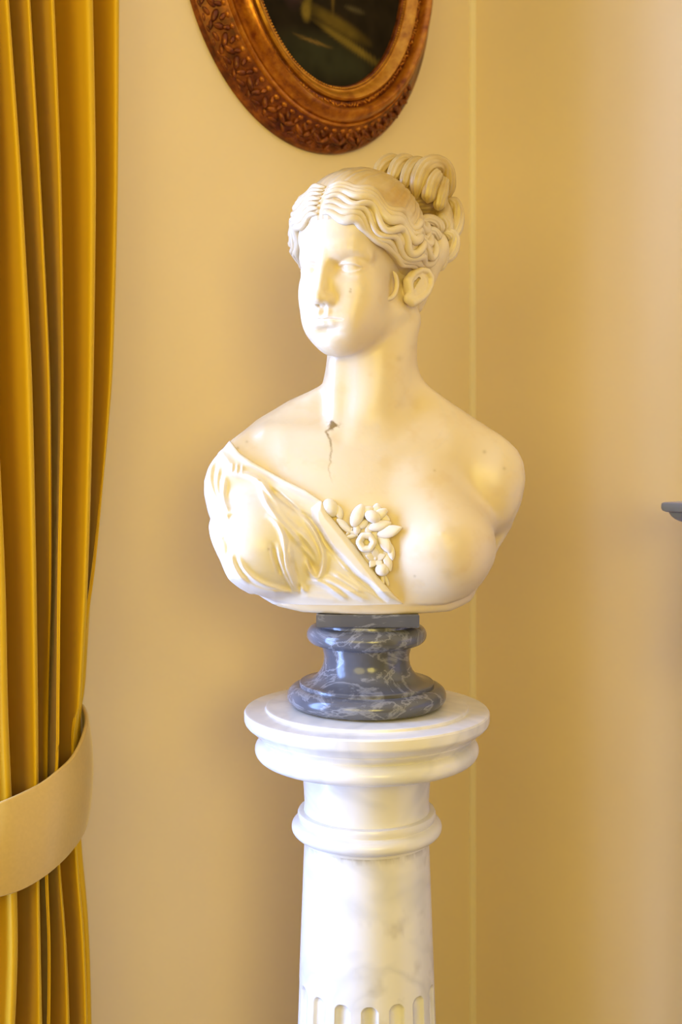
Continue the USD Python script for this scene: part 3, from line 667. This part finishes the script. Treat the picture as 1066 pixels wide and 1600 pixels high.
def oval_frame(a, w):
    c = np.array([PT + (PA - w) * math.cos(a), PZ + (PB - w) * math.sin(a)]); tg = np.array([-(PA - w) * math.sin(a), (PB - w) * math.cos(a)]); tg /= np.linalg.norm(tg)
    return c, tg, np.array([tg[1], -tg[0]])
def arcs(w, step):
    a = np.linspace(0, 2 * np.pi, 4001); x, y = (PA - w) * np.cos(a), (PB - w) * np.sin(a); d = np.r_[0, np.cumsum(np.hypot(np.diff(x), np.diff(y)))]
    k = int(d[-1] / step); return np.interp(np.arange(k) * d[-1] / k, d, a)
def orn(a, w, n, ln, wd, hg, turn=0.0, point=.4):
    c, tg, nr = oval_frame(a, w); d = tg * math.cos(turn) + nr * math.sin(turn); e = -tg * math.sin(turn) + nr * math.cos(turn)
    return blob(RW(c[0], n, c[1]), np.stack([AX[0] * d[0] + AX[1] * d[1], AX[0] * e[0] + AX[1] * e[1], AX[2]]), (ln, wd, hg), (8, 10), point=point)
beads = [orn(a, .1045, .0525, .0021, .0021, .0021, 0, 0) for a in arcs(.1045, .0052)]
part('bead_row', join(beads), M_GILT2, pic, smooth=True, kind='stuff')
low = lambda a: math.sin(a) < .15
fine = [orn(a, .0745 + rng.uniform(-.002, .002), .059, .0042, .0022, .0022, rng.choice([-.8, .8]) + rng.uniform(-.3, .3)) for a in arcs(.0745, .0062)]
part('leaf_chasing', join(fine), M_GILT, pic, smooth=True, kind='stuff')
for k, a in enumerate(arcs(.018, .020)):
    if low(a) and (math.cos(a) > -.05 or math.sin(a) < -.6):
        t = 1 if k % 2 else -1; r = rng.uniform(.85, 1.2, 4)
        sub = [orn(a, .020, .028, .0125 * r[0], .0058, .006, .75 * t + rng.uniform(-.3, .3)), orn(a + .03, .011, .0195, .010 * r[1], .004, .0045, -.5 * t + rng.uniform(-.3, .3)), orn(a - .025, .028, .036, .009 * r[2], .0045, .0045, 1.2 * t), orn(a + .012, .006, .0145, .008 * r[3], .003, .003, .2 * t)]
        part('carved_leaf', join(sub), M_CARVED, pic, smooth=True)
        part('carved_knob', orn(a + .035, .034, .0415, .0056, .0046, .0046, 0, 0), M_GILT, pic, smooth=True)
# canvas: dark interior scene, plain vague patches of paint
g = 150; xx, yy = np.meshgrid(np.linspace(-1, 1, g), np.linspace(-1, 1, g), indexing='ij'); keep = np.hypot(xx, yy) <= 1.0
ca, cb = PA - .109, PB - .109
rr_ = np.linspace(0, 1, 60)[:, None]; an = np.arange(160) / 160 * 2 * np.pi
ex, ez = rr_ * np.cos(an), rr_ * np.sin(an)
P = RW(PT + ca * ex, .044, PZ + cb * ez); v, f = grid(P, close_v=True); f = tris(f)
X, Z_ = ex.ravel() * ca, ez.ravel() * cb                # X grows to the left in the picture
nz = meshkit.fbm(np.stack([X * 40, Z_ * 40, X * 0], -1), 4, 2)
col = np.tile([.016, .011, .006], (len(v), 1)) * (.5 + nz)[:, None]
def patch(x, z, rx, rz, c, rot=0.0, soft=.6):
    global col
    dx, dz = X - x, Z_ - z; p, q = dx * math.cos(rot) + dz * math.sin(rot), -dx * math.sin(rot) + dz * math.cos(rot)
    w = np.clip((1 - np.hypot(p / rx, q / rz)) / soft, 0, 1) * (.55 + .7 * nz); w = np.clip(w, 0, 1)[:, None]; c = np.array(c) * 1.5; col = col * (1 - w) + np.array(c) * w
patch(0, -.20, .14, .05, (.020, .020, .010)); patch(-.05, -.165, .10, .010, (.11, .075, .012), .28); patch(-.02, -.135, .09, .018, (.075, .05, .008), .22); patch(.035, -.178, .05, .004, (.10, .06, .015), .05)
patch(.045, -.06, .012, .09, (.10, .07, .012)); patch(.05, -.13, .013, .022, (.13, .09, .015)); patch(.10, -.07, .008, .05, (.12, .06, .02), -.25); patch(.12, -.03, .012, .03, (.14, .03, .01)); patch(-.01, -.05, .006, .10, (.07, .045, .01)); patch(.08, -.09, .03, .05, (.03, .015, .02))
patch(-.06, -.10, .03, .006, (.05, .04, .02)); patch(.02, .05, .08, .10, (.06, .04, .015)); patch(-.07, .08, .03, .12, (.05, .035, .012))
part('canvas', (v, orient(v - RW(PT, -1, PZ), f)), M_CANVAS, pic, smooth=False, tint=col)

# ------------------------------------------------------------------ curtain
def wall_at(px, py, n):
    """point at distance n from the left wall that the photograph shows at (px, py), as (t, z)"""
    r = (px - 533) / FPX; ax, ay = CX + n * VX, CY + n * VY
    t = (r * (ay + DIST) - ax) / (UX - r * UY); return t, EYE - (py - 700) / FPX * (ay + t * UY + DIST)
def fold_row(edges, n_crest):
    """cross-section at one height: for every fold, from left to right, the pixel column of its right edge"""
    pts = []
    prev = edges[0] - 40
    for e, n in zip(edges, n_crest):
        w = max(e - prev, 6)
        pts += [(prev - min(7, w * .25), .012 + .10 * n), (prev + w * .32, .03 + .35 * n), (e - w * .22, n), (e - 1, n * .93), (e - min(8, w * .3), n * .45)]
        prev = e
    return pts
ROWS = [  # height (row of the photograph), right edges of the folds, crest distance from the wall
 (-700, [-150, -112, -72, -34, 2, 38, 78, 142, 186], [.11, .12, .11, .12, .12, .12, .13, .13, .10]),
 (0,   [-140, -104, -68, -30, 10, 45, 84, 146, 188], [.11, .12, .11, .12, .12, .12, .13, .13, .10]),
 (300, [-128, -94, -60, -10, 34, 64, 97, 152, 186], [.11, .12, .11, .12, .125, .125, .13, .13, .10]),
 (600, [-118, -86, -52, -4, 52, 80, 101, 148, 177], [.11, .12, .11, .125, .13, .125, .13, .13, .095]),
 (900, [-112, -84, -50, 11, 59, 82, 94, 139, 145], [.11, .12, .12, .135, .135, .10, .135, .13, .085]),
 (1050, [-110, -82, -46, 14, 61, 78, 93, 130, 122], [.11, .12, .12, .14, .14, .07, .14, .12, .05]),
 (1180, [-106, -78, -40, 20, 62, 76, 92, 122, 112], [.10, .115, .12, .14, .14, .06, .14, .11, .04]),
 (1300, [-104, -76, -34, 28, 63, 74, 95, 122, 114], [.10, .11, .12, .14, .14, .12, .125, .10, .04]),
 (1400, [-108, -78, -30, 30, 65, 79, 104, 132, 131], [.10, .11, .12, .14, .14, .12, .115, .105, .05]),
 (1600, [-118, -84, -36, 19, 69, 75, 112, 139, 138], [.10, .11, .12, .14, .14, .11, .11, .11, .05]),
 (2150, [-150, -110, -60, 0, 64, 84, 118, 150, 160], [.10, .11, .12, .14, .14, .12, .12, .12, .06])]
KZ, KS = [], []
for py, e, n in ROWS:
    tz = [wall_at(px, py, nn) for px, nn in fold_row(e, n)]; KS.append([(t, nn) for (t, _), (_, nn) in zip(tz, fold_row(e, n))]); KZ.append(EYE - (py - 700) / FPX * 1.68)
KZ, KS = np.array(KZ), np.array(KS); o = np.argsort(KZ); KZ, KS = KZ[o], KS[o]
zs = np.linspace(.012, 2.98, 150); cs = CubicSpline(KZ, KS, axis=0)(np.clip(zs, KZ[0], KZ[-1]))
lin = np.stack([[np.interp(zs, KZ, KS[:, i, j]) for j in range(2)] for i in range(KS.shape[1])]).transpose(2, 0, 1); cs = .5 * cs + .5 * lin
kk = np.arange(cs.shape[1]); fine_k = np.linspace(0, kk[-1], (len(kk) - 1) * 9 + 1)
sheet = np.stack([.55 * CubicSpline(kk, c)(fine_k) + .45 * np.stack([np.interp(fine_k, kk, c[:, j]) for j in range(2)], 1) for c in cs])
sheet = gaussian_filter(sheet, (1.0, 1.6, 0), mode='nearest'); sheet[..., 1] = np.maximum(sheet[..., 1], .012)
# tieback
TOP = [(128, 1102, .004), (134, 1116, .05), (132, 1143, .10), (113, 1184, .14), (90, 1206, .155), (67, 1224, .16), (37, 1240, .162), (0, 1256, .16), (-50, 1272, .145), (-120, 1287, .125), (-170, 1294, .07), (-178, 1295, .004)]
MID = [(132, 1172, .004), (142, 1190, .06), (137, 1222, .115), (115, 1258, .15), (91, 1281, .165), (68, 1297, .170), (36, 1315, .171), (0, 1328, .168), (-50, 1341, .15), (-122, 1352, .13), (-172, 1359, .07), (-180, 1360, .004)]
BOT = [(127, 1240, .004), (135, 1266, .055), (131, 1295, .11), (112, 1326, .145), (90, 1349, .16), (68, 1367, .165), (34, 1387, .166), (0, 1398, .163), (-50, 1409, .147), (-120, 1417, .125), (-170, 1423, .07), (-178, 1424, .004)]
def band_row(pts):
    p = np.array([(*wall_at(a, b, n), n) for a, b, n in pts]); s = spline(p, 70); s[:, 2] = np.maximum(s[:, 2], .003); return s
rows = [band_row(x) for x in (TOP, MID, BOT)]
vv = np.linspace(0, 1, 15); q = np.stack([rows[0] * (1 - x) * (1 - 2 * x) + rows[1] * 4 * x * (1 - x) + rows[2] * x * (2 * x - 1) for x in vv])
fp = RW(q[..., 0], q[..., 2] + .0, q[..., 1]); du, dv_ = np.gradient(fp, axis=0), np.gradient(fp, axis=1); nm = np.cross(du, dv_); nm /= np.maximum(np.linalg.norm(nm, axis=-1, keepdims=True), 1e-12)
if (nm[7, 35] @ np.array([VX, VY, 0])) < 0: nm = -nm
op = fp + nm * .003; ip = fp - nm * .002
strip = np.concatenate([op, ip[::-1]], 0); v, f = grid(strip, close_u=True)
tie = thing('curtain_tieback', 'pale gold fabric tieback band slung round the gathered curtain', 'tieback')
part('band', (v, orient(v - v.mean(0), f)), M_BAND, tie, smooth=40)
for r in (0, -1):
    tv, tf = tube(fp[r], nm[r], .0026, .0026, 8); part('piping', (tv, orient(tv - tv.mean(0), tf)), M_BAND, tie, smooth=True)
# the cloth stays inside the band where it is gathered
d, i = cKDTree(q[..., :2].reshape(-1, 2)).query(np.stack([sheet[..., 0], np.broadcast_to(zs[:, None], sheet.shape[:2])], -1).reshape(-1, 2))
lim = q[..., 2].reshape(-1)[i] - .012 + np.clip(d - .012, 0, 1) * 3.0
sheet[..., 1] = np.clip(np.minimum(sheet[..., 1], gaussian_filter(minimum_filter(np.minimum(lim.reshape(sheet.shape[:2]), .2), (5, 3)), (1.5, 0), mode='nearest') - .003), .008, None)
front_p = RW(sheet[..., 0], sheet[..., 1], zs[:, None]); dn = np.gradient(sheet, axis=1); nn_ = np.stack([-dn[..., 1], dn[..., 0]], -1); nn_ /= np.maximum(np.linalg.norm(nn_, axis=-1, keepdims=True), 1e-9); nn_ *= np.sign(nn_[..., 1].mean())
back_p = RW(sheet[..., 0] - .0025 * nn_[..., 0], np.maximum(sheet[..., 1] - .0025 * nn_[..., 1], .004), zs[:, None])
loop = np.concatenate([front_p, back_p[:, ::-1]], 1); v, f = grid(loop, close_v=True)
cur = thing('curtain', 'golden yellow velvet curtain hanging in deep vertical folds at the left', 'curtain')
part('drape', (v, f), M_CURT, cur, smooth=True)
part('heading_pelmet', slab_box(.78, 1.28, .002, .19, 2.97, 3.12), M_BAND, cur, smooth=False)

# ------------------------------------------------------------------ mantelpiece end at the right
man = thing('mantelpiece', 'blue-grey marble mantel shelf corner, sky reflection painted in, jutting in at the right edge', 'mantelpiece')
MS, MP, MZ = .572, .20, 1.4075
def shelf(prof, cap_top=True):
    """rings of a rounded rectangle (s from MS to MS+1.5, out to MP), each (inset, height)"""
    P = []
    for ins, z in prof:
        ring = []; r = max(.007 - ins * .1, .003)
        s0, s1, p = MS + ins, MS + 1.5 - ins, MP - ins
        for cs_, cp, a0 in ((s0 + r, p - r, 90), (s1 - r, p - r, 0)):
            for a in np.linspace(a0 + 90, a0, 8) if a0 == 90 else np.linspace(90, 0, 8):
                ring.append((cp + r * math.sin(math.radians(a)), cs_ + r * math.cos(math.radians(a))))
        ring = [(0.0, s0)] + ring + [(0.0, s1)]
        P.append([RW(t, s, z) for t, s in ring])
    P = np.array(P); v, f = grid(P, close_v=True); n = P.shape[1]; f = [tuple(x) for x in tris(f)]
    for base in (0, (len(P) - 1) * n):
        f += [(base, base + i, base + i + 1) if base else (base, base + i + 1, base + i) for i in range(1, n - 1)]
    f = np.array(f); return v, orient(v - v.mean(0), f)
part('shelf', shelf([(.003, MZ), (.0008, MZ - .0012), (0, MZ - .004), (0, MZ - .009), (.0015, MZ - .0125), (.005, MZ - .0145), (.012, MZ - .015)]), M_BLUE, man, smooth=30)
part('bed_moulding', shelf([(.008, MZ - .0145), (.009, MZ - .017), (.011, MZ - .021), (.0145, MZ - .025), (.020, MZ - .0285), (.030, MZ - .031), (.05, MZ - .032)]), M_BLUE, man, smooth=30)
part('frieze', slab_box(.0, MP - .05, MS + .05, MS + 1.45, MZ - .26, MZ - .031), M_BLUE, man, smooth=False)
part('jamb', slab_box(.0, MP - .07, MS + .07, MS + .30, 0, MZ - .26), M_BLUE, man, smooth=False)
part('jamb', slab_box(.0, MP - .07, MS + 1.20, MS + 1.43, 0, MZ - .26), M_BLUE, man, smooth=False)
